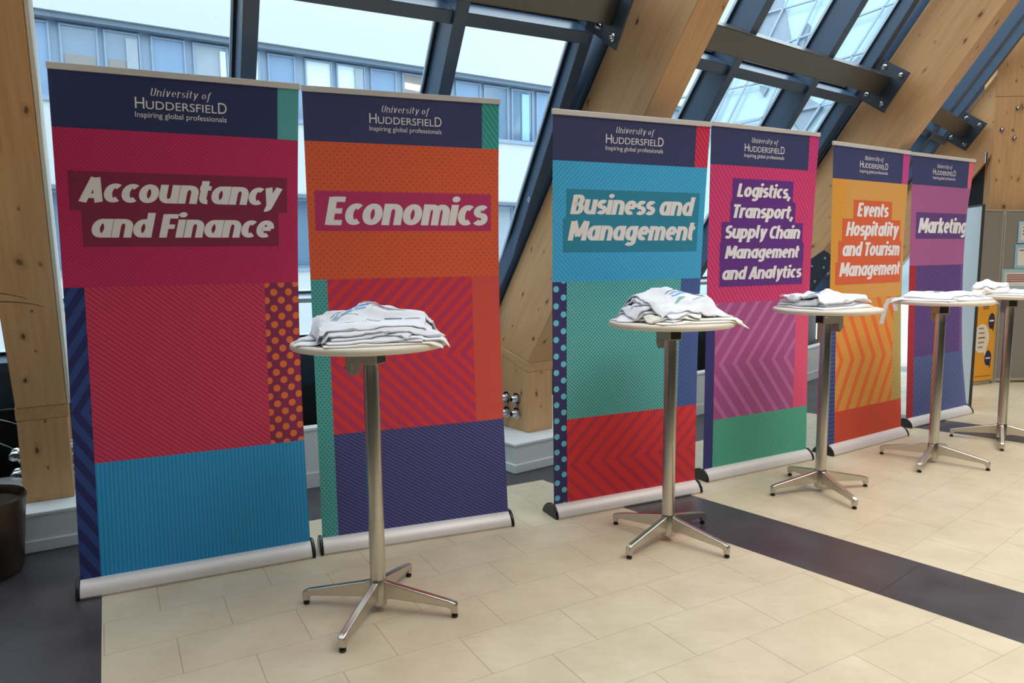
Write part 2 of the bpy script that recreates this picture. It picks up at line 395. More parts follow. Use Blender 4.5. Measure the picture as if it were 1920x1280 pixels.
# ------------------------------------------------------------------ timber rakers, plinths, purlins
M_wx = wood('pine_raker_timber', (0, 0, 0)); M_wz = wood('pine_post_timber', (0, PI / 2, 0)); M_wend = wood('pine_cap_timber', (0, 0, .2), .98)
raker_labels = [
    'dark shaded timber raker with white edge strip at the left border of the photo',
    'leaning timber raker rising from white plinth between the orange and blue banners',
    'leaning timber raker behind the purple and yellow banners, four-bolt plate on its side',
    'leaning timber raker meeting the tall timber column above the mauve banner']
c, s = Cc, S
rot_d = Matrix(((s, 0, -c), (0, 1, 0), (c, 0, s))).to_4x4()      # local (d, lat, nn) -> (inn, lat, up)
for k in range(4):
    i = k + 1; fm4 = frame_matrix(i)
    rk = thing('timber_raker', raker_labels[k], 'timber beam', 'leaning timber rakers along the window', fm4)
    def IX(p): return ((p[0] * s + (p[1] - .69) * c), (-p[0] * c + (p[1] - .69) * s))
    poly = [IX((0, .69)), (7.2, 0), (7.2, DEP), IX((-.487, .831))] if k < 3 else [IX((0, .69)), (2.15, 0), (2.83, DEP), IX((-.487, .831))]
    m = rot_d.copy(); m.translation = (0, 0, .69)
    MB().prism(poly, 0, WID, 'y').build('rafter', M_wx, rk, m, bevel=.006)
    MB().prism([(.0, .625), (.0, .69), (-.487, .831), (-.487, .766)], -.004, WID + .004, 'y').build('cap_band', M_wend, rk, bevel=.004)
    MB().prism([(-.003, .2), (-.003, .625), (-.487, .766), (-.487, .2)], 0, WID, 'y').build('foot_block', M_wz, rk, bevel=.005)
    for (bx, bz) in ((-.238, .419), (-.122, .425), (-.236, .311), (-.121, .321)):
        for (yy, ax) in ((0, (0, -1, 0)), (WID, (0, 1, 0))):
            MB().dome((bx, yy, bz), ax, .042, .055, 12).build('bolt', M_chrome, rk)
    if k == 0:  # daylit flashing side, its brightness put into a cream-coloured strip
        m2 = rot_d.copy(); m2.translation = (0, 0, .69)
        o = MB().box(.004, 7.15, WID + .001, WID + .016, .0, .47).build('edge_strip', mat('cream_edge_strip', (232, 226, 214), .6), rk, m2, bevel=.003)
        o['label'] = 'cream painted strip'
    # plinth
    p = MB(); p.box(-.62, .17, -.25, WID + .26, 0, .18); p.box(-.62, .182, -.262, WID + .272, .18, .2); p.box(-.62, .182, -.262, WID + .272, 0, .06)
    tag(p.build('trim_%d' % (k + 2), M_white, None, fm4, bevel=.005), kind='structure')

def purlin(i, label, lab_end=True):
    """dark steel beam from the right face of timber i to the left face of timber i+1"""
    bm4, L = baymat(i)
    pz = thing('steel_purlin', label, 'steel beam', 'dark steel beams between the rakers', bm4)
    y0, y1, z0, z1 = 2.145, 2.295, .33, .46
    MB().box(WID + .012, L - .012, y0, y1, z0, z1).build('beam', M_purlin, pz, bevel=.006)
    MB().box(L - .014, L + .001, 2.055, 2.38, .222, .473).build('end_plate', M_plate, pz, bevel=.003)
    MB().box(WID - .001, WID + .014, 2.055, 2.38, .222, .473).build('end_plate', M_plate, pz, bevel=.003)
    for yy in (2.105, 2.335):
        for zz in (.27, .425):
            MB().dome((L - .013, yy, zz), (-1, 0, 0), .021, .028, 12).build('bolt', M_chrome, pz)
            MB().dome((WID + .013, yy, zz), (1, 0, 0), .021, .028, 12).build('bolt', M_chrome, pz)
purlin(0, 'dark steel beam left of the shaded timber raker')
purlin(1, 'dark steel beam across the top left, ending at the raker by the blue banner')
purlin(2, 'long dark steel beam running over the purple banner between two timber rakers')
purlin(3, 'short stub of dark steel beam bolted to the timber above the mauve banner')

# steel shoe low on the raker behind the yellow banner
sh = thing('steel_shoe', 'dark steel shoe plate with bolts on the timber seen between purple and yellow banners', 'steel plate', matrix=frame_matrix(3))
m = rot_d.copy(); m.translation = (0, 0, .69)
MB().prism([(.50, -.14), (.92, -.14), (.92, .0), (.66, .10), (.50, .0)], -.012, 0, 'y').build('plate', M_plate, sh, m, bevel=.002)
for (a, b) in ((.60, -.02), (.66, -.10), (.75, .0), (.80, -.09), (.87, -.05)):
    MB().dome((a, -.012, b), (0, -1, 0), .012, .014, 10).build('bolt', M_chrome, sh, m)

# tall timber column at the far raker and the dark infill below that raker
f4 = frame_matrix(4)
tcw = thing('timber_column', 'tall pine column with bolts behind the grey display boards', 'timber column', matrix=place(5.165, 7.895, .016))
MB().box(0, 1.3, 0, .24, 0, 3.04).build('lower_post', M_wz, tcw, bevel=.004)
MB().box(0, 1.3, 0, .24, 3.044, 6.5).build('upper_post', M_wz, tcw, bevel=.004)
for (bx, bz) in ((.237, 2.921), (.08, 2.701), (.219, 2.611)):
    MB().dome((bx, 0, bz), (0, -1, 0), .024, .03, 12).build('bolt', M_chrome, tcw)
MB().tube([(-.03, .05, 2.36), (-.03, .05, 2.47)], .02, 10).build('tie_rod', M_chrome, tcw)
inf = MB().prism([(.72, 0), (1.235, 0), (1.235, 2.44), (.72, 1.70)], .08, .12, 'y')
tag(inf.build('wall_infill', mat('dark_infill_panel', (34, 40, 48), .5), None, f4), kind='structure')

# ------------------------------------------------------------------ lettering
def A_(cx, cy, rx, ry, a0, a1, n=18):
    return [(cx + rx * math.cos(math.radians(a0 + (a1 - a0) * t / n)), cy + ry * math.sin(math.radians(a0 + (a1 - a0) * t / n))) for t in range(n + 1)]
X = .78
BOWL = A_(.33, .39, .20, .295, 0, 360, 28)
ST = .53; ARC = lambda cx=.33, rx=.20: A_(cx, .45, rx, .235, 165, 0)
G = {
 'o': ([BOWL], .66), 'a': ([BOWL, [(ST, X), (ST, 0)]], .66), 'd': ([BOWL, [(ST, 1.05), (ST, 0)]], .66),
 'p': ([BOWL, [(.13, X), (.13, -.28)]], .66), 'g': ([BOWL, [(ST, X), (ST, -.05)] + A_(.33, -.05, .20, .145, -8, -145)], .66),
 'c': ([A_(.33, .39, .20, .295, 52, 308)], .55), 'e': ([[(.16, .40), (.55, .40)], A_(.33, .39, .20, .295, 2, 306, 24)], .63),
 'n': ([[(.13, X), (.13, 0)], ARC() + [(ST, 0)]], .66), 'h': ([[(.13, 1.05), (.13, 0)], ARC() + [(ST, 0)]], .66),
 'm': ([[(.13, X), (.13, 0)], ARC(.305, .175) + [(.48, 0)], ARC(.655, .175) + [(.83, 0)]], .96),
 'r': ([[(.13, X), (.13, 0)], A_(.33, .45, .20, .235, 165, 55)], .45), 'u': ([[(.13, X), (.13, .33)] + A_(.33, .33, .20, .235, 180, 350), [(ST, X), (ST, 0)]], .66),
 'i': ([[(.13, X), (.13, 0)], ('dot', .13, .985, .145, .115)], .27), 'l': ([[(.13, 1.05), (.13, .25)] + A_(.28, .25, .15, .155, 180, 265)], .33),
 't': ([[(.16, .99), (.16, .27)] + A_(.32, .27, .16, .175, 180, 280), [(.0, .685), (.40, .685)]], .43),
 's': ([A_(.27, .5375, .15, .1475, 35, 270, 16) + A_(.27, .2425, .16, .1475, 90, -150, 16)], .52),
 'y': ([[(.12, X), (.28, .06)], [(.52, X), (.28, -.04)] + A_(.14, -.04, .13, .15, -15, -100, 8)], .61), 'v': ([[(.12, X), (.28, 0)], [(.49, X), (.28, 0)]], .59),
 'k': ([[(.13, 1.05), (.13, 0)], [(.17, .34), (.48, X)], [(.23, .44), (.52, 0)]], .60), ',': ([[(.17, .16), (.05, -.18)]], .28), ' ': ([], .24),
 'f': ([A_(.36, .84, .17, .16, 60, 180, 10) + [(.19, -.16)] + A_(.05, -.16, .14, .12, 0, -100, 8), [(.04, .70), (.36, .70)]], .40),
 'A': ([[(.10, 0), (.36, 1)], [(.40, 1), (.62, 0)], [(.22, .26), (.54, .26)]], .72),
 'B': ([[(.12, 1), (.12, 0)], [(.12, .915), (.32, .915)] + A_(.33, .725, .14, .19, 90, -90, 12) + [(.12, .535)], [(.12, .52), (.34, .52)] + A_(.35, .3025, .15, .2175, 90, -90, 12) + [(.12, .085)]], .62),
 'C': ([A_(.36, .5, .24, .415, 52, 308, 22)], .58), 'E': ([[(.12, 1), (.12, 0)], [(.12, .915), (.52, .915)], [(.12, .5), (.47, .5)], [(.12, .085), (.52, .085)]], .57),
 'F': ([[(.12, 1), (.12, 0)], [(.12, .915), (.52, .915)], [(.12, .47), (.46, .47)]], .53), 'H': ([[(.12, 1), (.12, 0)], [(.56, 1), (.56, 0)], [(.12, .5), (.56, .5)]], .68),
 'L': ([[(.12, 1), (.12, 0)], [(.12, .085), (.50, .085)]], .52), 'M': ([[(.12, 0), (.12, 1)], [(.80, 0), (.80, 1)], [(.16, 1), (.46, .22)], [(.76, 1), (.46, .22)]], .92),
 'S': ([A_(.30, .7075, .18, .2075, 35, 270, 16) + A_(.30, .2925, .19, .2075, 90, -150, 16)], .57), 'T': ([[(.02, .915), (.60, .915)], [(.31, .95), (.31, 0)]], .60),
 'U': ([[(.14, 1), (.14, .30)] + A_(.35, .30, .21, .27, 180, 360, 16) + [(.56, 1)], [(.02, .985), (.26, .985)], [(.46, .985), (.66, .985)]], .66),
}
def strokes_text(txt, sv, sh, slant, gap=.02, serif=False):
    """list of (verts2d, faces); unit cap height"""
    out = []; x0 = 0
    for ch in txt:
        st, adv = G[ch]
        if serif:
            ext = []
            for k in st:
                if k and k[0] != 'dot' and abs(k[-1][0] - k[-2][0]) < 1e-6 and k[-1][1] < .05 and ch not in 'fg': ext.append([(k[-1][0] - .06, .02), (k[-1][0] + .12, .02)])
                if k and k[0] != 'dot' and abs(k[0][0] - k[1][0]) < 1e-6 and ch not in 'aUf': ext.append([(k[0][0] - .13, k[0][1] - .05), (k[0][0] + .02, k[0][1] - .01)])
            st = st + ext
        for k in st:
            if k and k[0] == 'dot':
                _, cx, cy, rx, ry = k; p = [(cx + rx * math.cos(a * PI / 9), cy + ry * math.sin(a * PI / 9)) for a in range(18)]
                if sv < .2: p = [(cx + .5 * (a - cx), cy + .5 * (b - cy)) for a, b in p]
                out.append(([(x0 + a + slant * b, b) for a, b in p], [list(range(18))])); continue
            v = []; n = len(k)
            for j, (px, py) in enumerate(k):
                a, b = k[max(j - 1, 0)], k[min(j + 1, n - 1)]
                if abs(k[0][0] - k[-1][0]) + abs(k[0][1] - k[-1][1]) < 1e-6 and j in (0, n - 1): a, b = k[-2], k[1]
                dx, dy = b[0] - a[0], b[1] - a[1]; l = math.hypot(dx, dy) or 1; nx, ny = -dy / l, dx / l
                h = math.hypot(sv / 2 * nx, sh / 2 * ny); 
                for sg in (1, -1):
                    qx, qy = px + sg * nx * h, py + sg * ny * h; v.append((x0 + qx + slant * qy, qy))
            out.append((v, [(2 * j, 2 * j + 1, 2 * j + 3, 2 * j + 2) for j in range(n - 1)]))
        x0 += adv + gap
    return out
def font_text(txt):
    cu_ = bpy.data.curves.new('lettering', 'FONT'); cu_.body = txt; cu_.size = 1; cu_.resolution_u = 4
    o = bpy.data.objects.new('lettering', cu_); COL.objects.link(o)
    dg = bpy.context.evaluated_depsgraph_get(); me = o.evaluated_get(dg).to_mesh()
    v = [(p.co.x, p.co.y) for p in me.vertices]; f = [list(p.vertices) for p in me.polygons]
    o.evaluated_get(dg).to_mesh_clear(); bpy.data.objects.remove(o); bpy.data.curves.remove(cu_); return [(v, f)]
def fit(parts, u0, u1, v0, v1, capref=None):
    """scale parts so x spans u0..u1 and cap height (0..1 or capref) spans v0..v1"""
    xs = [p[0] for v, f in parts for p in v]; a, b = min(xs), max(xs); cap = capref or 1.0
    return [([(u0 + (p[0] - a) / (b - a) * (u1 - u0), v0 + p[1] / cap * (v1 - v0)) for p in v], f) for v, f in parts]

# ------------------------------------------------------------------ roll-up banners
Z0 = .0674
M_ink = mat('printed_white', (252, 246, 252), .55, spec=.3)
M_back = mat('banner_back_grey', (196, 196, 196), .6)
def cut(vals, n):
    vals = sorted(set(round(x, 5) for x in vals)); out = []
    for a, b in zip(vals, vals[1:]):
        k = max(1, int(math.ceil((b - a) / n))); out += [a + (b - a) * t / k for t in range(k)]
    return out + [vals[-1]]
def banner(x, y, yaw, lean, skew, W, H, label, regions, boxes, titles, logo, pinch, boxm, lp=.006):
    bn = thing('roll_up_banner', label, 'banner', 'roll-up banners', place(x, y, yaw))
    def P(u, v, off=0.0):
        ub = u + math.sin(PI * min(max(v, 0), 1)) * (lp * (1 - u) - pinch * u)
        wav = .004 * math.sin(u * 5.0 + v * 3) * math.sin(PI * min(max(v, 0), 1))
        curl = -.02 * math.sin(PI * min(max(v, 0), 1)) * (max(0, u - .88) / .12) ** 2 * (pinch / .02)
        return ((ub - .5) * W + skew * v, H * v * math.sin(lean) + off + wav - curl, Z0 + H * v * math.cos(lean))
    us = cut([0, 1] + [r[0] for r in regions] + [r[1] for r in regions], .025); vs = cut([0, 1] + [r[2] for r in regions] + [r[3] for r in regions], .06)
    g = MB(); nu, nv = len(us), len(vs)
    mats = [r[4] for r in regions] + [M_back]
    V = [P(u, v) for v in vs for u in us]; UV = [(u * W, v * H) for v in vs for u in us]; F, MI = [], []
    for j in range(nv - 1):
        for i in range(nu - 1):
            uc, vc = (us[i] + us[i + 1]) / 2, (vs[j] + vs[j + 1]) / 2
            k = next(n for n, r in enumerate(regions) if r[0] <= uc <= r[1] and r[2] <= vc <= r[3])
            F.append((j * nu + i, j * nu + i + 1, (j + 1) * nu + i + 1, (j + 1) * nu + i)); MI.append(k)
    g.add(V, F, MI, UV)
    g.add([(p[0] * .996, p[1] + .0015, p[2]) for p in V], [f[::-1] for f in F], len(regions))
    gp = g.build('graphic_panel', mats, bn, solid=False)
    # title blocks
    t = MB()
    for n, (u0, u1, v0, v1) in enumerate(boxes):
        cu_ = cut([u0, u1], .025); cv = cut([v0, v1], .05); o = -.0006 - .00008 * n
        vv = [P(u, v, o) for v in cv for u in cu_]; k = len(cu_)
        t.add(vv, [(j * k + i, j * k + i + 1, (j + 1) * k + i + 1, (j + 1) * k + i) for j in range(len(cv) - 1) for i in range(k - 1)])
    t.build('title_block', boxm, gp, solid=False)
    t = MB()
    for (txt, u0, u1, v0, v1) in titles:
        for v, f in fit(strokes_text(txt, .265, .19, .19), u0, u1, v0, v1): t.add([P(a, b, -.0016) for a, b in v], f)
    t.build('title_lettering', M_ink, gp, smooth=False, solid=False)
    t = MB(); l0, dv = logo
    def put(parts):
        for v, f in parts: t.add([P(a + l0, b + dv, -.0016) for a, b in v], f)
    put(fit(strokes_text('University of', .125, .045, .24, .07, True), .377, .624, .9625, .9770))
    H1 = font_text('H'); hc = max(p[1] for p in H1[0][0])
    put(fit(H1, .3145, .351, .9370, .9585, hc)); put(fit(font_text('UDDERSFIEL'), .357, .643, .9370, .9525, hc)); put(fit(font_text('D'), .648, .684, .9370, .9585, hc))
    put(fit(font_text('Inspiring global professionals'), .3135, .683, .9205, .9310, hc))
    t.build('logo_lettering', M_ink, gp, smooth=False, solid=False)
    # top rail, pole
    e0, e1 = P(0, 1), P(1, 1)
    MB().box(e0[0] - .004, e1[0] + .006, e0[1] - .007, e0[1] + .009, e0[2] - .004, e0[2] + .022).build('top_rail', M_alu, bn, bevel=.003)
    MB().tube([(0, .035, .05), (skew * .5, .030 + H * .5 * math.sin(lean), H * .5), (skew, e0[1] + .016, e0[2] + .005)], .009, 10).build('support_pole', M_alu, bn)
    # cassette: dome section with black end caps
    hw_ = W / 2 + .012
    prof = [(-.052, .0), (-.056, .010), (-.050, .030), (-.034, .052), (-.016, .064), (-.006, .068), (.010, .068), (.04, .062), (.075, .045), (.10, .022), (.104, .0)]
    MB().prism(prof, -hw_ + .002, hw_ - .012, 'x').build('cassette', M_alu, bn, bevel=.002)
    cap = [(-.056, .0), (-.060, .012), (-.052, .036), (-.034, .060), (-.010, .074), (.020, .074), (.055, .064), (.088, .040), (.108, .014), (.108, .0)]
    for sg in (-1, 1):
        a0, a1 = sorted((sg * (hw_ - .012) - (0 if sg > 0 else .0), sg * (hw_ + .004)))
        MB().prism(cap, a0 if sg > 0 else a0, a1, 'x').build('end_cap', M_black, bn, bevel=.004)
    return bn

def reg(um, W, H, header, strip, top, left, main, right, bottom, mv=.59, lv=.237, ur=.838, ul=.08):
    return [(0, .905, .893, 1, header), (.905, 1, .893, 1, strip), (0, 1, mv, .893, top), (0, ul, 0, mv, left), (ul, ur, lv, mv, main), (ur, 1, lv, mv, right), (ul, 1, 0, lv, bottom)]
k1, k2, k3, k4 = 2.4, 1.95, 1.6, 1.4
NAVY = pat('print_navy', '', (36, 40, 68), 0, 2.2); NAVYb = pat('print_navy_b', '', (50, 52, 82), 0, 1.85); NAVYc = pat('print_navy_c', '', (56, 58, 90), 0, 1.6)
banner(-1.4153, 3.1373, .4366, -.0101, .0359, .9562, 2.1021, 'roll-up banner titled Accountancy and Finance, crimson over blue, nearest the left edge',
    reg(0, 0, 0, NAVY, pat('print_teal_a', '', (78, 142, 138), 0, 1.7),
        pat('print_crimson_fine', 'stripe', (146, 34, 66), (132, 28, 60), k1, a=48, P=.0115, w=.35),
        pat('print_navy_chevron', 'chev', (34, 50, 92), (28, 30, 66), k1, P=.066, w=.5, s=-1, yc=.72, g=.62),
        pat('print_crimson_orange', 'stripe', (144, 34, 64), (160, 62, 58), k1, a=-40, P=.0175, w=.22),
        pat('print_orange_dots', 'dots', (100, 32, 58), (188, 84, 40), k1, px=.0675, py=.0735, r=.0160, ox=.05, oy=.2),
        pat('print_blue_lines', 'stripe', (34, 114, 152), (30, 98, 134), k1, a=90, P=.0165, w=.4)),
    [(.045, .948, .739, .813), (.087, .907, .669, .7395)], [('Accountancy', .079, .927, .7545, .8015), ('and Finance', .122, .886, .6865, .7330)],
    (0, 0), .022, pat('print_maroon_block', '', (98, 30, 50), 0, k1))
banner(-.4817, 3.544, .3641, .0283, .0009, .9637, 2.1174, 'roll-up banner titled Economics, orange over navy, second from the left',
    reg(0, 0, 0, NAVYb, pat('print_teal_stripes', 'stripe', (52, 136, 120), (44, 112, 104), k2, a=-52, P=.022, w=.4),
        pat('print_orange_spots', 'dots', (182, 76, 46), (160, 60, 42), k2, px=.033, py=.033, r=.0042),
        pat('print_teal_spots', 'dots', (68, 136, 128), (40, 92, 90), k2, px=.020, py=.0255, r=.0036),
        pat('print_red_chevron', 'chev', (178, 47, 48), (154, 43, 72), k2, P=.074, w=.52, s=-1, yc=.86, g=1.0, o=.2),
        pat('print_red_fine', 'stripe', (184, 58, 48), (158, 74, 62), k2, a=-35, P=.015, w=.42),
        pat('print_navy_fine', 'stripe', (50, 50, 92), (72, 74, 110), k2, a=-33, P=.0155, w=.4)),
    [(.037, .953, .698, .7855)], [('Economics', .080, .934, .7110, .7730)], (.002, .001), .016, pat('print_magenta_block', '', (150, 42, 78), 0, k2), .0)
banner(.6548, 4.0139, .4372, -.0977, -.1033, .9627, 2.0412, 'roll-up banner titled Business and Management, sky blue over teal and red',
    reg(0, 0, 0, NAVYb, pat('print_red_stripes', 'stripe', (196, 52, 78), (168, 40, 64), k3, a=-48, P=.022, w=.4),
        pat('print_sky_chevron', 'chev', (60, 148, 184), (44, 112, 146), 1.75, P=.0255, w=.16, s=-1, yc=1.53, g=1.0),
        pat('print_cyan_dots', 'dots', (52, 48, 90), (98, 176, 204), k3, px=.087, py=.0885, r=.0165, ox=.245, oy=.12),
        pat('print_teal_darkdots', 'dots', (86, 158, 152), (46, 102, 106), 1.75, px=.0215, py=.0215, r=.0042),
        pat('print_steel_blue', 'stripe', (66, 88, 138), (58, 76, 124), k3, a=-48, P=.020, w=.35),
        pat('print_red_maroon', 'chev', (184, 44, 46), (158, 40, 56), 2.1, P=.098, w=.36, s=-1, yc=.215, g=1.0), mv=.598, lv=.234, ur=.845, ul=.088),
    [(.081, .956, .755, .8265), (.063, .954, .672, .7555)], [('Business and', .103, .925, .7660, .8130), ('Management', .090, .935, .7010, .7490)],
    (.0, .003), .012, pat('print_petrol_block', '', (42, 118, 138), 0, k3), -.004)
banner(1.6132, 4.6544, .5002, -.0074, -.0029, .9541, 2.1107, 'roll-up banner titled Logistics, Transport, Supply Chain, pink over purple and green',
    reg(0, 0, 0, NAVYb, pat('print_pink_spots', 'dots', (186, 56, 106), (146, 42, 88), k3, px=.030, py=.030, r=.0055),
        pat('print_pink_stripes', 'stripe', (202, 64, 106), (180, 52, 98), 1.42, a=-52, P=.026, w=.45),
        pat('print_navy_plain', '', (50, 48, 96), 0, k3),
        pat('print_mauve_chevron', 'chev', (150, 72, 118), (168, 96, 140), k3, P=.116, w=.32, s=-1, yc=.66, g=.8),
        pat('print_rose_hatch', 'cross', (196, 52, 88), (206, 96, 122), k3, a=48, b=-48, P=.016, w=.25),
        pat('print_green_hatch', 'cross', (70, 146, 118), (80, 154, 128), k3, a=40, b=-40, P=.022, w=.2), mv=.495, lv=.146, ur=.845, ul=.083),
    [(.196, .766, .793, .857), (.183, .797, .731, .7935), (.113, .880, .672, .7315), (.103, .898, .607, .6725), (.108, .896, .543, .6075)],
    [('Logistics,', .235, .743, .8045, .8430), ('Transport,', .212, .777, .7435, .7825), ('Supply Chain', .142, .856, .6835, .7215), ('Management', .146, .856, .6250, .6620), ('and Analytics', .130, .885, .5630, .6000)],
    (-.022, -.001), .014, pat('print_violet_block', '', (88, 46, 110), 0, k3), .0)
banner(2.619, 5.235, .5821, .0025, -.0599, .9644, 2.0688, 'roll-up banner titled Events Hospitality and Tourism Management, yellow over orange',
    [(0, .905, .893, 1, NAVYc), (.905, 1, .893, 1, pat('print_magenta_plain', '', (186, 66, 124), 0, k4)),
     (0, .17, .495, .893, pat('print_amber_stripes', 'stripe', (216, 150, 62), (190, 126, 52), k4, a=-50, P=.020, w=.35)), (.17, 1, .495, .893, pat('print_amber', '', (204, 146, 74), 0, k4)),
     (0, .085, 0, .495, pat('print_blue_rungs', 'stripe', (62, 80, 130), (46, 58, 104), k4, a=0, P=.030, w=.35)),
     (.085, .845, .11, .495, pat('print_amber_chevron', 'chev', (206, 140, 62), (216, 102, 52), k4, P=.135, w=.36, s=1, yc=.59, g=.55)),
     (.845, 1, .11, .495, pat('print_olive_stripes', 'stripe', (186, 164, 92), (150, 124, 66), k4, a=-35, P=.022, w=.4)),
     (.085, 1, 0, .11, pat('print_vermilion', 'cross', (200, 74, 48), (190, 66, 46), k4, a=40, b=-40, P=.020, w=.25))],
    [(.260, .775, .764, .828), (.130, .908, .691, .7645), (.089, .937, .619, .6915), (.062, .939, .545, .6195)],
    [('Events', .305, .727, .7730, .8190), ('Hospitality', .172, .890, .7075, .7545), ('and Tourism', .139, .909, .6400, .6865), ('Management', .106, .930, .5720, .6185)],
    (.012, -.001), .020, pat('print_burnt_block', '', (206, 92, 56), 0, k4), .0)
banner(3.6045, 6.0119, .5604, .0134, -.0499, .9565, 2.1011, 'roll-up banner titled Marketing, mauve over purple and blue, furthest right',
    reg(0, 0, 0, NAVYc, pat('print_coral', '', (220, 100, 110), 0, k4),
        pat('print_mauve', '', (160, 88, 128), 0, k4), pat('print_scarlet', '', (164, 40, 50), 0, k4),
        pat('print_purple_fine', 'stripe', (84, 58, 112), (104, 78, 130), k4, a=-55, P=.032, w=.25), pat('print_lilac_fine', 'stripe', (104, 64, 124), (130, 96, 150), k4, a=-55, P=.030, w=.3),
        pat('print_indigo_fine', 'stripe', (74, 82, 128), (98, 112, 152), k4, a=52, P=.036, w=.3), ul=.105, ur=.86),
    [(.08, .962, .692, .791)], [('Marketing', .113, .940, .7135, .7700)], (.0, -.001), .055, pat('print_plum_block', '', (92, 62, 112), 0, k4), .0)

# ------------------------------------------------------------------ folding bar tables
TABLES = [(-.55, 2.775, -1.813, 155), (.768, 3.466, -2.379, 105), (1.833, 4.187, -1.381, 20), (2.843, 4.764, -2.332, 78), (3.656, 5.283, -2.143, 75)]
TLAB = ['nearest bar table, in front of the orange banner', 'bar table in front of the blue and red banner', 'bar table in front of the purple and yellow banners',
        'bar table in front of the mauve banner', 'bar table at the right edge of the photo, furthest away']
RB, RT, DA = .317, .2984, .0446
def make_table():
    t = thing('bar_table', 'x', 'table', 'round bar tables with steel pedestal')
    MB().lathe([(.0001, 1.074), (RT - .012, 1.074), (RT - .003, 1.078), (RT, 1.085), (RT, 1.092), (RT - .004, 1.098), (RT - .014, 1.1), (.0001, 1.1)], 72).build('tabletop', M_top, t)
    MB().lathe([(.031, .135), (.031, .985), (.029, .99), (.029, 1.03)], 28).build('pole', M_steel, t)
    MB().lathe([(.030, .028), (.0335, .032), (.0335, .133), (.031, .137)], 28).build('hub', M_steel, t)
    lg = [(.028, .128), (.06, .120), (.30, .068), (RB + .006, .060), (RB + .012, .052), (RB + .012, .018), (RB - .012, .018), (RB - .014, .036), (RB - .03, .042), (.06, .058), (.028, .052)]
    leg = MB().prism(lg, -.0135, .0135, 'y')
    pad = MB().lathe([(.006, .020), (.006, .012), (.0125, .011), (.0135, .006), (.012, .0005)], 14, (RB, 0))
    me = None
    for k in range(4):
        a = k * PI / 2 + DA * (k % 2)
        if me is None:
            l0 = leg.build('leg', M_steel, t, bevel=.004); p0 = pad.build('foot_pad', M_black, l0); me = l0
        else:
            l1 = l0.copy(); COL.objects.link(l1); l1.parent = t; l1.matrix_local = Matrix.Rotation(a, 4, 'Z')
            p1 = p0.copy(); COL.objects.link(p1); p1.parent = l1
    # tilting bracket
    br = MB(); br.box(-.05, .06, -.035, .035, 1.008, 1.062); br.box(-.085, .085, -.045, .045, 1.062, 1.0745)
    b = br.build('tilt_bracket', M_grey, t, bevel=.003); b['label'] = 'grey tilt bracket'
    MB().prism([(.062, 1.060), (.098, 1.060), (.098, .985), (.078, .955), (.066, .985)], -.03, .03, 'y').build('latch', M_grey, b, bevel=.003)
    MB().box(.088, .125, -.012, .012, .982, .988).build('lever', M_grey, b, bevel=.002)
    MB().box(.0615, .0635, -.018, .018, 1.020, 1.052).build('slot', M_black, b); MB().box(-.0525, -.049, -.026, .026, 1.014, 1.056).build('slot', M_black, b)
    MB().dome((-.035, -.035, 1.05), (0, -1, 0), .009, .006, 10).build('pivot_pin', M_chrome, b)
    return t
tab0 = make_table(); tabs = []
for n, (x, y, a, ba) in enumerate(TABLES):
    t = tab0 if n == 0 else copy_tree(tab0)
    t.matrix_world = place(x, y, a); t['label'] = TLAB[n]
    for ch in t.children:
        if ch.name.startswith('tilt_bracket'): ch.rotation_euler = (0, 0, math.radians(ba) - a)
    tabs.append(t)

# ------------------------------------------------------------------ piles of tote bags
rs = np.random.RandomState(7)
GR = .005; GN = 201
ax_ = (np.arange(GN) - GN // 2) * GR
GX, GY = np.meshgrid(ax_, ax_, indexing='ij')
def blur(a, s):
    r_ = int(3 * s); k = np.exp(-.5 * (np.arange(-r_, r_ + 1) / s) ** 2); k /= k.sum()
    for ax in (0, 1): a = np.apply_along_axis(lambda v: np.convolve(np.pad(v, r_, mode='edge'), k, 'valid'), ax, a)
    return a
def samp(Hm, x, y):
    fx = np.clip(x / GR + GN // 2, 0, GN - 1.001); fy = np.clip(y / GR + GN // 2, 0, GN - 1.001); i = fx.astype(int); j = fy.astype(int); a = fx - i; b = fy - j
    return Hm[i, j] * (1 - a) * (1 - b) + Hm[i + 1, j] * a * (1 - b) + Hm[i, j + 1] * (1 - a) * b + Hm[i + 1, j + 1] * a * b
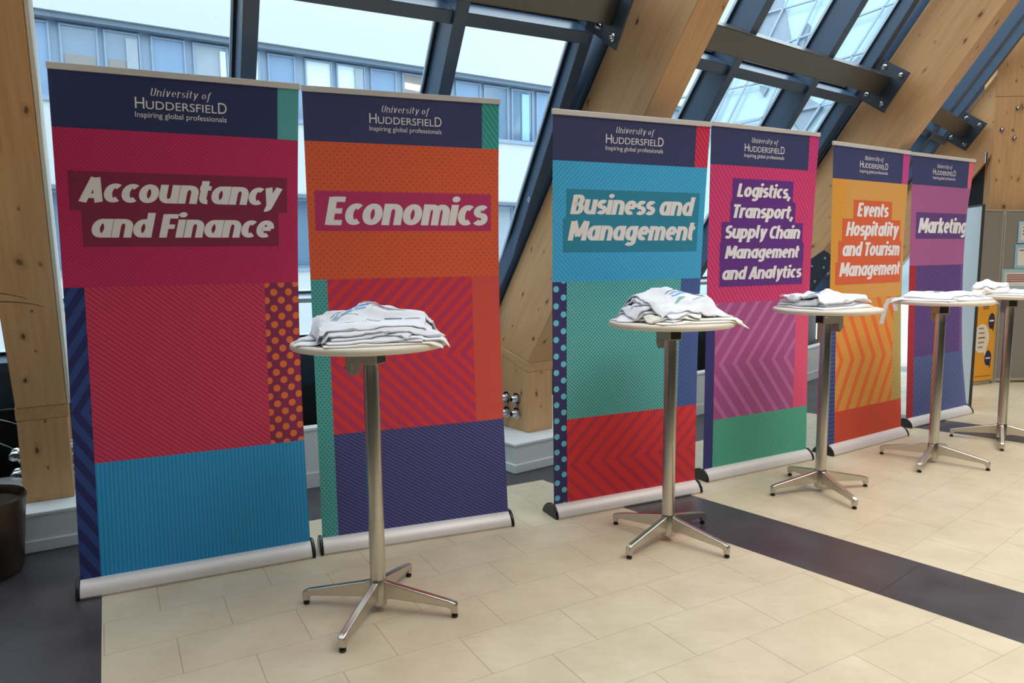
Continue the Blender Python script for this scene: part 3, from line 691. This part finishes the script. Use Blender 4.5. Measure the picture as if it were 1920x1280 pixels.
def bag(Hm, cx, cy, rot, w, h, th, wr, mat_, label, group, T, curl=0.0, print_=False, strap=None):
    N = 34; g = np.linspace(-1, 1, N); U, V = np.meshgrid(g, g, indexing='ij')
    ph = rs.rand(8) * 6.28
    ex = 1 + .035 * np.sin(V * 2.3 + ph[0]) + .02 * np.sin(V * 5.1 + ph[1]); ey = 1 + .035 * np.sin(U * 2.1 + ph[2]) + .02 * np.sin(U * 4.7 + ph[3])
    x = U * w / 2 * ex; y = V * h / 2 * ey; ca, sa = math.cos(rot), math.sin(rot)
    X_, Y_ = cx + x * ca - y * sa, cy + x * sa + y * ca
    base = np.maximum(samp(Hm, X_, Y_), samp(blur(Hm, 3), X_, Y_)) + .0012
    edge = np.minimum(np.minimum(1 - np.abs(U), 1 - np.abs(V)) / .10, 1)
    wv = np.zeros_like(x)
    for k in range(5):
        a = rs.rand() * 6.28; f = 12 + rs.rand() * 30; wv += (.5 + .5 * np.sin((x * math.cos(a) + y * math.sin(a)) * f + rs.rand() * 6.28)) ** 2.2
    wv = wv / 5 * wr
    fold = wr * 1.3 * np.exp(-((x * math.cos(ph[4]) + y * math.sin(ph[4]) - .05 * math.cos(ph[5])) / .022) ** 2)
    lift = curl * (np.maximum(np.abs(U), np.abs(V)) ** 6)
    zb = base + (wv * .35 + lift) * 1.0
    zt = zb + th * (.45 + .55 * np.sqrt(np.clip(edge, 0, 1))) + wv * .65 + fold
    m = MB(); idx = lambda i, j: i * N + j
    vt = [(X_[i, j], Y_[i, j], zt[i, j]) for i in range(N) for j in range(N)]; vb = [(X_[i, j], Y_[i, j], zb[i, j]) for i in range(N) for j in range(N)]
    F = [(idx(i, j), idx(i + 1, j), idx(i + 1, j + 1), idx(i, j + 1)) for i in range(N - 1) for j in range(N - 1)]
    ring = [idx(i, 0) for i in range(N)] + [idx(N - 1, j) for j in range(1, N)] + [idx(i, N - 1) for i in range(N - 2, -1, -1)] + [idx(0, j) for j in range(N - 2, 0, -1)]
    nn_ = N * N
    m.add(vt + vb, F + [tuple(q + nn_ for q in f[::-1]) for f in F] + [(ring[k], ring[(k + 1) % len(ring)], ring[(k + 1) % len(ring)] + nn_, ring[k] + nn_) for k in range(len(ring))])
    z0 = float(zb.min()); o = m.build('tote_bag', mat_, ang=60, solid=True)
    o.matrix_world = Matrix.Translation((T[0], T[1], 0)); tag(o, label, 'tote bag', group)
    # raster into the pile
    lx = (GX - cx) * ca + (GY - cy) * sa; ly = -(GX - cx) * sa + (GY - cy) * ca
    uu = lx / (w / 2); vv = ly / (h / 2); ins = (np.abs(uu) < 1.04) & (np.abs(vv) < 1.04)
    fi = np.clip((uu + 1) / 2 * (N - 1), 0, N - 1.001); fj = np.clip((vv + 1) / 2 * (N - 1), 0, N - 1.001); i = fi.astype(int); j = fj.astype(int)
    top = np.maximum.reduce([zt[i, j], zt[i + 1, j], zt[i, j + 1], zt[i + 1, j + 1]])
    Hn = np.where(ins, np.maximum(Hm, top), Hm)
    def surf(a, b):
        """point on the bag's top surface from bag coordinates a,b in -1..1"""
        fi, fj = (a + 1) / 2 * (N - 1), (b + 1) / 2 * (N - 1); i, j = min(int(fi), N - 2), min(int(fj), N - 2); s_, t_ = fi - i, fj - j
        L3 = lambda Q: Q[i, j] * (1 - s_) * (1 - t_) + Q[i + 1, j] * s_ * (1 - t_) + Q[i, j + 1] * (1 - s_) * t_ + Q[i + 1, j + 1] * s_ * t_
        return (L3(X_), L3(Y_), L3(zt) + .0012)
    if print_:
        strokes = print_; byc = {}
        for (pts, wd_, ci) in strokes: byc.setdefault(ci, []).append((pts, wd_))
        pm = MB()
        for ci, L in byc.items():
            for pts, wd_ in L:
                P_ = []
                for (a, b), (c2, d2) in zip(pts, pts[1:]):
                    nseg = max(2, int(math.hypot(c2 - a, d2 - b) / .05)); P_ += [(a + (c2 - a) * t / nseg, b + (d2 - b) * t / nseg) for t in range(nseg)]
                P_.append(pts[-1]); v = []
                for k, (a, b) in enumerate(P_):
                    q0, q1 = P_[max(k - 1, 0)], P_[min(k + 1, len(P_) - 1)]; dx, dy = q1[0] - q0[0], q1[1] - q0[1]; l = math.hypot(dx, dy) or 1
                    ww = wd_ * (1 if wd_ < .02 else (.35 + .65 * math.sin(PI * (k + .5) / len(P_))))
                    for sg in (1, -1): v.append(surf(max(-.98, min(.98, a - sg * dy / l * ww)), max(-.98, min(.98, b + sg * dx / l * ww))))
                pm.add(v, [(2 * k, 2 * k + 1, 2 * k + 3, 2 * k + 2) for k in range(len(P_) - 1)], ci)
        pr_o = pm.build('print', PRN, o, smooth=False, solid=False); pr_o['label'] = 'coloured brush-stroke print'
    if strap:
        for pts in strap:
            q = [Vector(p) for p in pts]; v = []
            sidev = Vector((-.012, .006, 0)) if len(pts) else 0
            for p in q: v += [tuple(p + sidev), tuple(p - sidev)]
            v += [(a, b - .0025, c_) for a, b, c_ in v]; n2 = 2 * len(q); f = []
            for k in range(len(q) - 1):
                a = 2 * k; f += [(a, a + 1, a + 3, a + 2), (a + n2 + 2, a + n2 + 3, a + n2 + 1, a + n2), (a, a + 2, a + 2 + n2, a + n2), (a + 1, a + 1 + n2, a + 3 + n2, a + 3)]
            MB().add(v, f).build('strap', mat_, o, solid=True)
    return Hn
PRN = [mat('ink_blue', (120, 172, 226), .8), mat('ink_slate', (124, 132, 152), .8), mat('ink_maroon', (172, 120, 138), .8), mat('ink_teal', (136, 190, 190), .8), mat('ink_grey', (166, 164, 170), .8)]
def art(ox=0, oy=0, sx=1, sy=1, text=True):
    S_ = []
    def add(pts, w, c): S_.append(([(ox + a * sx, oy + b * sy) for a, b in pts], w, c))
    add([(-.62, .18), (-.3, .36), (.05, .30)], .035, 0); add([(-.60, .06), (-.25, .2), (.0, .22)], .045, 0); add([(-.58, -.08), (-.35, .02), (-.15, .05)], .03, 3)
    add([(-.62, .32), (-.45, .42), (-.3, .44)], .03, 1); add([(-.25, .48), (-.02, .60), (.22, .50)], .04, 1); add([(-.1, .40), (.15, .48), (.42, .42)], .025, 1)
    add([(.0, .34), (.25, .36), (.58, .34)], .04, 2); add([(.1, .24), (.35, .30), (.66, .26)], .035, 4); add([(.2, .46), (.42, .50), (.62, .44)], .03, 2); add([(.35, .20), (.55, .22), (.70, .20)], .03, 3)
    if text:
        for k in range(9): add([(-.55 + k * .06, -.28 + k * .012), (-.515 + k * .06, -.275 + k * .012)], .012, 4)
        for k in range(5): add([(-.02 + k * .05, -.10), (.015 + k * .05, -.07)], .014, 4)
        add([(.30, -.02), (.62, -.02)], .018, 1); add([(.66, -.02), (.95, -.0)], .009, 4)
    return S_
ordn = ['lowest', 'second up', 'third up', 'fourth up', 'fifth up', 'sixth up', 'seventh up', 'eighth up', 'topmost']
def pile(n, specs, where):
    x, y, a, _ = TABLES[n]; R2 = np.hypot(GX, GY)
    Hm = np.where(R2 < RT, 1.1, 1.1 - .6 * (R2 - RT))
    for k, sp in enumerate(specs):
        nm = 'topmost' if k == len(specs) - 1 else ordn[k]
        look = sp.get('look', 'plain white tote bag')
        Hm = bag(Hm, sp['c'][0], sp['c'][1], math.radians(sp['r']), sp.get('w', .38), sp.get('h', .36), sp.get('th', .010), sp.get('wr', .005), sp.get('m', M_cloth),
                 '%s, %s on the %s' % (look, nm, where), 'tote bags piled on the ' + where, (x, y), sp.get('curl', 0), sp.get('pr'), sp.get('strap'))
    return Hm
pile(0, [
    dict(c=(.045, -.035), r=16, w=.44, h=.37, th=.008, wr=.003, m=M_clothb), dict(c=(-.02, .0), r=5, w=.44, h=.38, th=.008, wr=.004), dict(c=(.05, -.02), r=20, w=.43, h=.37, th=.008, wr=.003),
    dict(c=(-.02, .02), r=-6, w=.42, h=.36, th=.008, wr=.005), dict(c=(.03, .00), r=24, w=.42, h=.37, th=.008, wr=.004), dict(c=(.03, -.01), r=17, w=.43, h=.36, th=.008, wr=.004),
    dict(c=(-.01, .08), r=6, w=.42, h=.24, th=.009, wr=.010, look='crumpled white tote bag at the back'), dict(c=(.05, .08), r=28, w=.40, h=.24, th=.009, wr=.010, look='crumpled white tote bag folded small'),
    dict(c=(.0, -.01), r=15, w=.41, h=.35, th=.006, wr=.004, pr=art(-.04, -.36, 1.0, 1.1), look='white tote bag printed with a skyline')], 'nearest table')
pile(1, [
    dict(c=(.06, -.03), r=20, w=.46, h=.36, th=.0075, wr=.004, m=M_clothb), dict(c=(-.03, .02), r=44, w=.38, h=.36, th=.0075, wr=.006), dict(c=(.05, -.01), r=10, w=.44, h=.35, th=.0075, wr=.005, m=M_clothb),
    dict(c=(-.05, .03), r=-14, w=.38, h=.34, th=.008, wr=.009, look='crumpled white tote bag'), dict(c=(.02, .03), r=35, w=.40, h=.34, th=.008, wr=.008), dict(c=(-.03, .06), r=12, w=.40, h=.30, th=.008, wr=.009),
    dict(c=(.02, .07), r=-10, w=.38, h=.28, th=.009, wr=.009), dict(c=(.0, .08), r=28, w=.38, h=.26, th=.009, wr=.009),
    dict(c=(.03, .02), r=20, w=.38, h=.36, th=.007, wr=.006, pr=art(.12, -.46, .85, 1.1, False) + [([(.1, -.62), (.7, -.60)], .010, 4)], look='white tote bag with red and blue strokes')], 'table by the blue banner')
pile(2, [
    dict(c=(-.01, .02), r=26, w=.40, h=.34, th=.011), dict(c=(-.01, .04), r=30, w=.38, h=.32, th=.012, wr=.008), dict(c=(-.02, .05), r=24, w=.38, h=.30, th=.013, wr=.010),
    dict(c=(.0, .03), r=28, w=.40, h=.32, th=.010, wr=.012, curl=.014, pr=art(.0, .05, .8, .7, False), look='white printed tote bag, ends turned up')], 'table by the yellow banner')
pile(3, [
    dict(c=(-.05, .0), r=36, w=.44, h=.36, th=.009, strap=[[(-.262, .02, 1.105), (-.300, .0, 1.10), (-.312, -.01, 1.07), (-.306, -.012, 1.03)], [(-.22, .15, 1.11), (-.26, .17, 1.10), (-.275, .18, 1.05), (-.295, .17, .98), (-.31, .16, .93)]], look='white tote bag, straps hanging'),
    dict(c=(.09, .02), r=26, w=.42, h=.34, th=.010, wr=.006), dict(c=(.02, .02), r=30, w=.40, h=.32, th=.012, wr=.008, pr=art(.1, .05, .8, .7, False), look='white tote bag with a faded print')], 'table by the mauve banner')
pile(4, [
    dict(c=(.0, .0), r=32, w=.44, h=.36, th=.010), dict(c=(.04, .03), r=20, w=.40, h=.34, th=.010, wr=.007, pr=art(.0, .0, .9, .8, False), look='white tote bag with a blue print'), dict(c=(-.14, .02), r=55, w=.26, h=.22, th=.018, wr=.016, m=M_clothb, look='crumpled natural cotton tote bag'),
    dict(c=(-.12, .05), r=30, w=.20, h=.16, th=.014, wr=.014, look='bunched white tote bag')], 'furthest table')

# ------------------------------------------------------------------ boards, posters at the right
M_felt = mat('grey_felt', (142, 136, 128), .95, var=.06, scale=40, spec=.1)
M_edge = mat('board_edge_trim', (176, 164, 148), .45)
def board(name, label, p0, p1, top, group, z0=.02, th=.03, m=M_felt, me=M_edge, cat='display board', roll=0.0):
    a = Vector(p0); b = Vector(p1); e = b - a; L = e.length; yaw = math.atan2(e.y, e.x)
    t = thing(name, label, cat, group, place(a.x, a.y, yaw) @ Matrix.Rotation(roll, 4, 'Y'))
    MB().box(.014, L - .014, 0, th, z0 + .03, top - .014).build('panel', m, t, bevel=.002)
    f = MB(); f.box(0, .014, -.004, th + .004, 0, top); f.box(L - .014, L, -.004, th + .004, 0, top); f.box(.014, L - .014, -.004, th + .004, top - .014, top); f.box(.014, L - .014, -.004, th + .004, z0, z0 + .03)
    f.build('edge_frame', me, t, bevel=.002); return t
board('display_board', 'grey felt display board with a yellow poster on its lower half', (4.864, 7.549), (5.195, 7.697), 1.845, 'grey felt display boards')
board('display_board', 'grey felt display board with pale blue notices at the right edge', (5.225, 7.722), (6.35, 7.74), 1.845, 'grey felt display boards')
board('display_screen', 'plain pale display screen standing edge-on beside the mauve banner', (4.115, 6.365), (4.37, 7.13), 1.82, None, z0=.012, th=.014, roll=-.022, m=mat('pale_screen_fabric', (226, 232, 236), .6), me=mat('dark_screen_edge', (60, 58, 56), .5), cat='display screen')
def speech(m, cx, cz, rx, rz, mi, y, tail=True):
    p = [(cx + rx * math.cos(a * PI / 14), y, cz + rz * math.sin(a * PI / 14)) for a in range(28)]
    m.add(p, [list(range(28))], mi)
    if tail: m.add([(cx + rx * .2, y, cz - rz * .8), (cx + rx * .85, y, cz - rz * .4), (cx + rx * .75, y, cz - rz * 1.45)], [(0, 1, 2)], mi)
yaw = math.atan2(.142, .326)
po = thing('poster', 'yellow poster with dark and white speech bubbles beside the mauve banner', 'poster', None, place(4.868, 7.545, yaw))
MB().box(.0, .322, -.008, -.0045, .045, 1.02).build('sheet', mat('poster_yellow', (238, 164, 44), .6), po)
pp = MB()
speech(pp, .250, .68, .052, .085, 0, -.0092); speech(pp, .225, .285, .055, .082, 0, -.0092)
pp.add([(.10 + .125 * math.cos(a * PI / 14), -.0092, .50 + .155 * math.sin(a * PI / 14)) for a in range(28)], [list(range(28))], 1); pp.add([(.12, -.0091, .40), (.20, -.0091, .42), (.175, -.0091, .30)], [(0, 1, 2)], 1)
for k in range(5): pp.box(.05, .16 - .014 * abs(k - 2), -.0096, -.0093, .60 - k * .05, .616 - k * .05, 2 if k != 2 else 3)
for (z, w) in ((.905, .14), (.885, .15), (.83, .10), (.81, .09)): pp.box(.10, .10 + w, -.0096, -.0093, z, z + .012, 3)
pp.box(.212, .288, -.0098, -.0095, .674, .692, 1); pp.box(.187, .263, -.0098, -.0095, .276, .292, 1); pp.box(.03, .29, -.0096, -.0093, .09, .097, 3)
pp.build('print', [mat('poster_navy', (40, 44, 84), .6), mat('poster_cream', (240, 226, 206), .6), mat('poster_text_grey', (150, 140, 140), .6), mat('poster_text_brown', (150, 96, 40), .6)], po, smooth=False, solid=False)
b_yaw = math.atan2(.018, 1.125)
def notice(label, x0, x1, z0, z1, lines, c):
    t = thing('notice', label, 'notice', 'pale blue notices on the grey board', place(5.225, 7.722, b_yaw))
    MB().box(x0, x1, -.0075, -.0045, z0, z1).build('sheet', mat('notice_blue', c, .7), t)
    f = MB(); f.box(x0 + .03, x1 - .03, -.0086, -.0077, z0 + .03, z1 - .04)
    f.build('paper', mat('notice_paper', (232, 224, 218), .7), t)
    f = MB()
    for k in range(lines):
        zz = z1 - .07 - k * (z1 - z0 - .12) / max(1, lines); f.box(x0 + .045, x1 - .05 - .02 * (k % 2), -.0094, -.0088, zz, zz + .014)
    f.build('text_lines', mat('notice_ink', (160, 96, 90), .7), t)
notice('pale blue notice pinned highest on the grey board at the right edge', .150, .47, 1.50, 1.725, 3, (176, 206, 224))
notice('pale blue notice pinned in the middle on the grey board at the right edge', .130, .47, 1.23, 1.485, 1, (150, 196, 216))
notice('wide pale notice with red lines pinned lowest on the grey board', .012, .47, 1.015, 1.225, 4, (170, 200, 206))

# ------------------------------------------------------------------ potted plant at the left edge
pl = thing('potted_plant', 'dark potted plant with thin arching leaves at the left edge', 'plant', None, place(-2.44, 3.15, 0))
pot_m = mat('dark_bronze_pot', (70, 52, 40), .35, .6, var=.1)
MB().lathe([(.160, .0), (.172, .02), (.198, .30), (.206, .35), (.199, .362), (.190, .35), (.184, .32), (.0001, .32)], 40).build('pot', pot_m, pl)
MB().lathe([(.0001, .335), (.10, .332), (.183, .322)], 30).build('soil', mat('potting_soil', (40, 30, 24), .95, var=.3, scale=60), pl)
MB().tube([(-.02, 0, .32), (-.08, .01, .7), (-.16, .0, 1.05), (-.2, .01, 1.4)], [.03, .026, .022, .016], 10).build('stem', mat('plant_stem', (84, 70, 52), .85, var=.2, scale=30), pl)
M_leaf = mat('dark_green_leaf', (52, 66, 52), .35, var=.2, scale=12)
base = Vector((-2.44, 3.15, 0))
tips = [(-1.936, 2.999, 1.228, 1.15), (-2.09, 3.12, 1.255, 1.2), (-2.068, 3.175, 1.439, 1.36), (-2.195, 3.227, 1.46, 1.3), (-2.12, 3.218, 1.381, 1.3), (-2.051, 3.146, 1.621, 1.38), (-2.217, 3.0, 1.582, 1.4),
        (-2.08, 3.135, 1.531, 1.4), (-2.043, 2.95, .807, .66), (-2.124, 3.035, .60, .62), (-2.15, 3.22, 1.394, 1.36), (-2.1, 3.039, .712, .7), (-2.9, 2.7, 1.3, 1.2), (-3.1, 3.1, 1.5, 1.3), (-2.7, 2.6, 1.1, 1.1), (-3.0, 3.4, 1.2, 1.2), (-2.5, 2.65, 1.45, 1.3), (-2.75, 3.1, 2.0, 1.38), (-2.5, 3.1, 1.95, 1.38)]
for n, (x, y, z, zs) in enumerate(tips):
    tip = Vector((x, y, z)) - base; st = Vector((-.02 - .18 * min(1, max(0, (zs - .32) / 1.08)), 0, zs)); mid = (tip * .55 + st * .45) + Vector((0, 0, .10 if z > .85 else .06)); v = []; K = 12
    hor = Vector((-tip.y, tip.x, 0)).normalized()
    for k in range(K + 1):
        t = k / K; p = st * (1 - t) ** 2 + mid * 2 * t * (1 - t) + tip * t * t; w = .011 * (math.sin(PI * min(1, .18 + t * .82)) ** .8) * (1 - t * .6) + .0006
        v += [tuple(p + hor * w + Vector((0, 0, w * .5))), tuple(p), tuple(p - hor * w + Vector((0, 0, w * .5)))]
    f = [q for k in range(K) for q in ((3 * k, 3 * k + 1, 3 * k + 4, 3 * k + 3), (3 * k + 1, 3 * k + 2, 3 * k + 5, 3 * k + 4))]
    nv_ = len(v); v2 = v + [(a, b, c_ - .0012) for a, b, c_ in v]; f2 = f + [tuple(i + nv_ for i in q[::-1]) for q in f]
    MB().add(v2, f2).build('leaf', M_leaf, pl, solid=False)

# ------------------------------------------------------------------ buildings outside
ob = thing('office_building', 'white clad office building with a blue window band outside the glass', 'building', None, place(0, 17, math.radians(34)))
M_clad = mat('white_render', (194, 200, 204), .7, var=.015, scale=.4)
M_bandf = mat('blue_window_frame', (136, 158, 182), .5); M_bandp = mat('blue_spandrel', (122, 152, 186), .4)
M_soff = mat('grey_soffit', (104, 122, 140), .6)
c_ = MB(); c_.box(-26, 12, 0, .3, 5.42, 9.6); c_.box(-26, 12, 0, .3, 2.66, 4.02); c_.box(-26, 12, 0, .3, -2.2, 1.21); c_.build('cladding', M_clad, ob)
c_ = MB(); c_.box(-26, 12, .265, .40, 3.9, 5.45); c_.box(-26, 12, .265, .40, 1.1, 2.7); c_.build('backing_wall', M_bandf, ob)
MB().box(-26, 12, .06, .32, 5.33, 5.42).build('head_trim', M_soff, ob)
MB().box(-26, 12, -.04, .32, 4.0, 4.08).build('sill_trim', M_bandf, ob); MB().box(-26, 12, -.04, .32, 1.19, 1.25).build('sill_trim', M_bandf, ob); MB().box(-26, 12, -.04, .32, 2.6, 2.67).build('head_trim', M_soff, ob)
M_pdark = mat('window_reflection_grey', (104, 132, 158), .08, spec=.8); M_pbright = mat('window_bright_blind', (214, 230, 234), .5); M_pcurt = mat('window_curtain', (156, 170, 184), .7, var=.1, scale=6); M_ptan = mat('window_room_beige', (140, 138, 136), .5)
M_lamp = mat('office_ceiling_lamp', (255, 250, 225), .5, emit=2.0)
def win(x0, x1, z0, z1, m):
    f = MB(); t = .035
    f.box(x0, x0 + t, .21, .28, z0, z1); f.box(x1 - t, x1, .21, .28, z0, z1); f.box(x0 + t, x1 - t, .21, .28, z0, z0 + t); f.box(x0 + t, x1 - t, .21, .28, z1 - t, z1)
    w_ = f.build('window', M_bandf, ob, bevel=.006); MB().box(x0 + t, x1 - t, .24, .262, z0 + t, z1 - t).build('pane', m, w_); return w_
P_, Bx, Dk, Ct = M_bandp, M_pbright, M_pdark, M_pcurt
cols = [(-8.72, -8.16, Dk), (-8.08, -7.52, Dk), (-7.36, -6.80, P_), (-6.68, -6.07, Ct), (-6.02, -5.5, Bx), (-5.36, -4.83, P_), (-4.647, -4.095, Bx), (-4.008, -3.394, Bx), (-3.278, -2.697, P_), (-2.565, -2.02, M_ptan), (-1.95, -1.40, Dk), (-1.268, -.624, P_),
        (-.539, .124, Dk), (.213, .834, Dk), (.927, 1.644, P_), (1.75, 2.4, Dk), (2.5, 3.1, P_), (-9.4, -8.85, P_), (-10.1, -9.5, Dk), (-10.9, -10.2, P_), (-11.6, -11.0, Dk), (-12.4, -11.7, P_)]
for x0, x1, m in cols: win(x0, x1, 4.08, 5.30, m)
for k in range(24):
    x0 = -14 + k * .68; win(x0, x0 + .60, 1.25, 2.6, (P_, Dk, Ct)[k % 3])
MB().box(-6.22, -6.12, .20, .235, 4.14, 5.2).build('blind', M_pbright, ob); MB().box(-3.62, -3.45, .20, .235, 4.14, 5.24).build('curtain', M_pcurt, ob)
MB().box(-7.75, -7.57, .20, .235, 4.14, 5.2).build('blind', M_pcurt, ob); MB().box(.50, .70, .20, .235, 4.14, 5.2).build('blind', mat('teal_blind', (150, 196, 224), .6), ob)
for a, b in ((-8.66, -8.22), (-8.02, -7.76)):
    MB().box(a, b, .225, .238, 4.58, 4.82).build('reflected_band', M_ptan, ob)
MB().prism([(-2.50, 5.10), (-2.10, 5.08), (-2.18, 4.96), (-2.50, 4.98)], .22, .235, 'y').build('ceiling_lamp', M_lamp, ob)
# ground outside
tag(MB().box(-40, 40, 9, 70, -2.4, -2.2).build('ground', mat('paving_outside', (150, 156, 160), .8), None), kind='structure')
og = bpy.data.objects.get('ground'); og.rotation_euler = (0, 0, math.radians(34))

# glass building to the right, seen above the purple banner
gm = Matrix.Translation((7.2, 12.8, 4.4)) @ Matrix.Rotation(math.radians(-35), 4, 'Z') @ Matrix.Rotation(math.radians(-24), 4, 'X')
gb = thing('glass_building', 'pale glass building with slanted white grid lines and grey gables seen high through the window', 'building', None, gm)
q = NT('pale_sky_glass'); q.b.inputs['Base Color'].default_value = lin((176, 204, 216)); q.b.inputs['Roughness'].default_value = .12; M_sky = q.m
MB().box(-4.3, 6, .1, .3, -4, 4).build('glass_wall', M_sky, gb)
gl = MB()
def bar(p, q_, ext, w=.045):
    a_, b_ = Vector(p), Vector(q_); d_ = (b_ - a_).normalized(); a_, b_ = a_ - d_ * ext, b_ + d_ * ext; n_ = Vector((-d_.y, d_.x)) * w / 2
    gl.prism([tuple(a_ + n_), tuple(b_ + n_), tuple(b_ - n_), tuple(a_ - n_)], -.03, .0, 'y')
for p, q_ in (((-3.175, 1.658), (-3.004, 2.317)), ((-2.852, 1.45), (-2.697, 1.975)), ((-2.181, 1.632), (-2.06, 2.079)), ((-1.684, .753), (-1.254, 1.876)), ((-1.278, .639), (-.779, 1.756)), ((-3.6, .1), (-3.3, 1.1)), ((-.5, .7), (0, 1.8)), ((.3, .7), (.8, 1.8))):
    bar(p, q_, 2.6, .035)
for p, q_ in (((-3.072, 1.977), (-2.08, 2.084)), ((-1.493, 1.449), (-.565, 1.686)), ((-1.449, .626), (-.992, .707)), ((-3.834, .307), (-2.924, .353)), ((-3.277, -.489), (-2.87, -.449)), ((-2.208, -.379), (-1.502, -.279))):
    bar(p, q_, 1.6, .035)
gl.build('grid_bars', mat('grid_bar_paint', (150, 168, 188), .5), gb)
M_louv = mat('grey_gable', (136, 150, 166), .6, var=.12, scale=20)
for t_ in ([(-3.6, 2.6), (-2.759, 2.4), (-2.404, 1.1), (-3.5, 1.55)], [(-2.178, 1.606), (-2.122, 1.545), (-2.202, 1.05), (-2.33, 1.2)], [(-1.155, .66), (-1.081, .544), (-1.087, .40), (-1.33, .50)], [(-1.993, -.068), (-1.672, -.306), (-1.983, -.85), (-2.2, -.498)], [(-2.923, .341), (-2.738, .262), (-2.805, .089)]):
    MB().prism(t_, .03, .09, 'y').build('gable_panel', M_louv, gb)
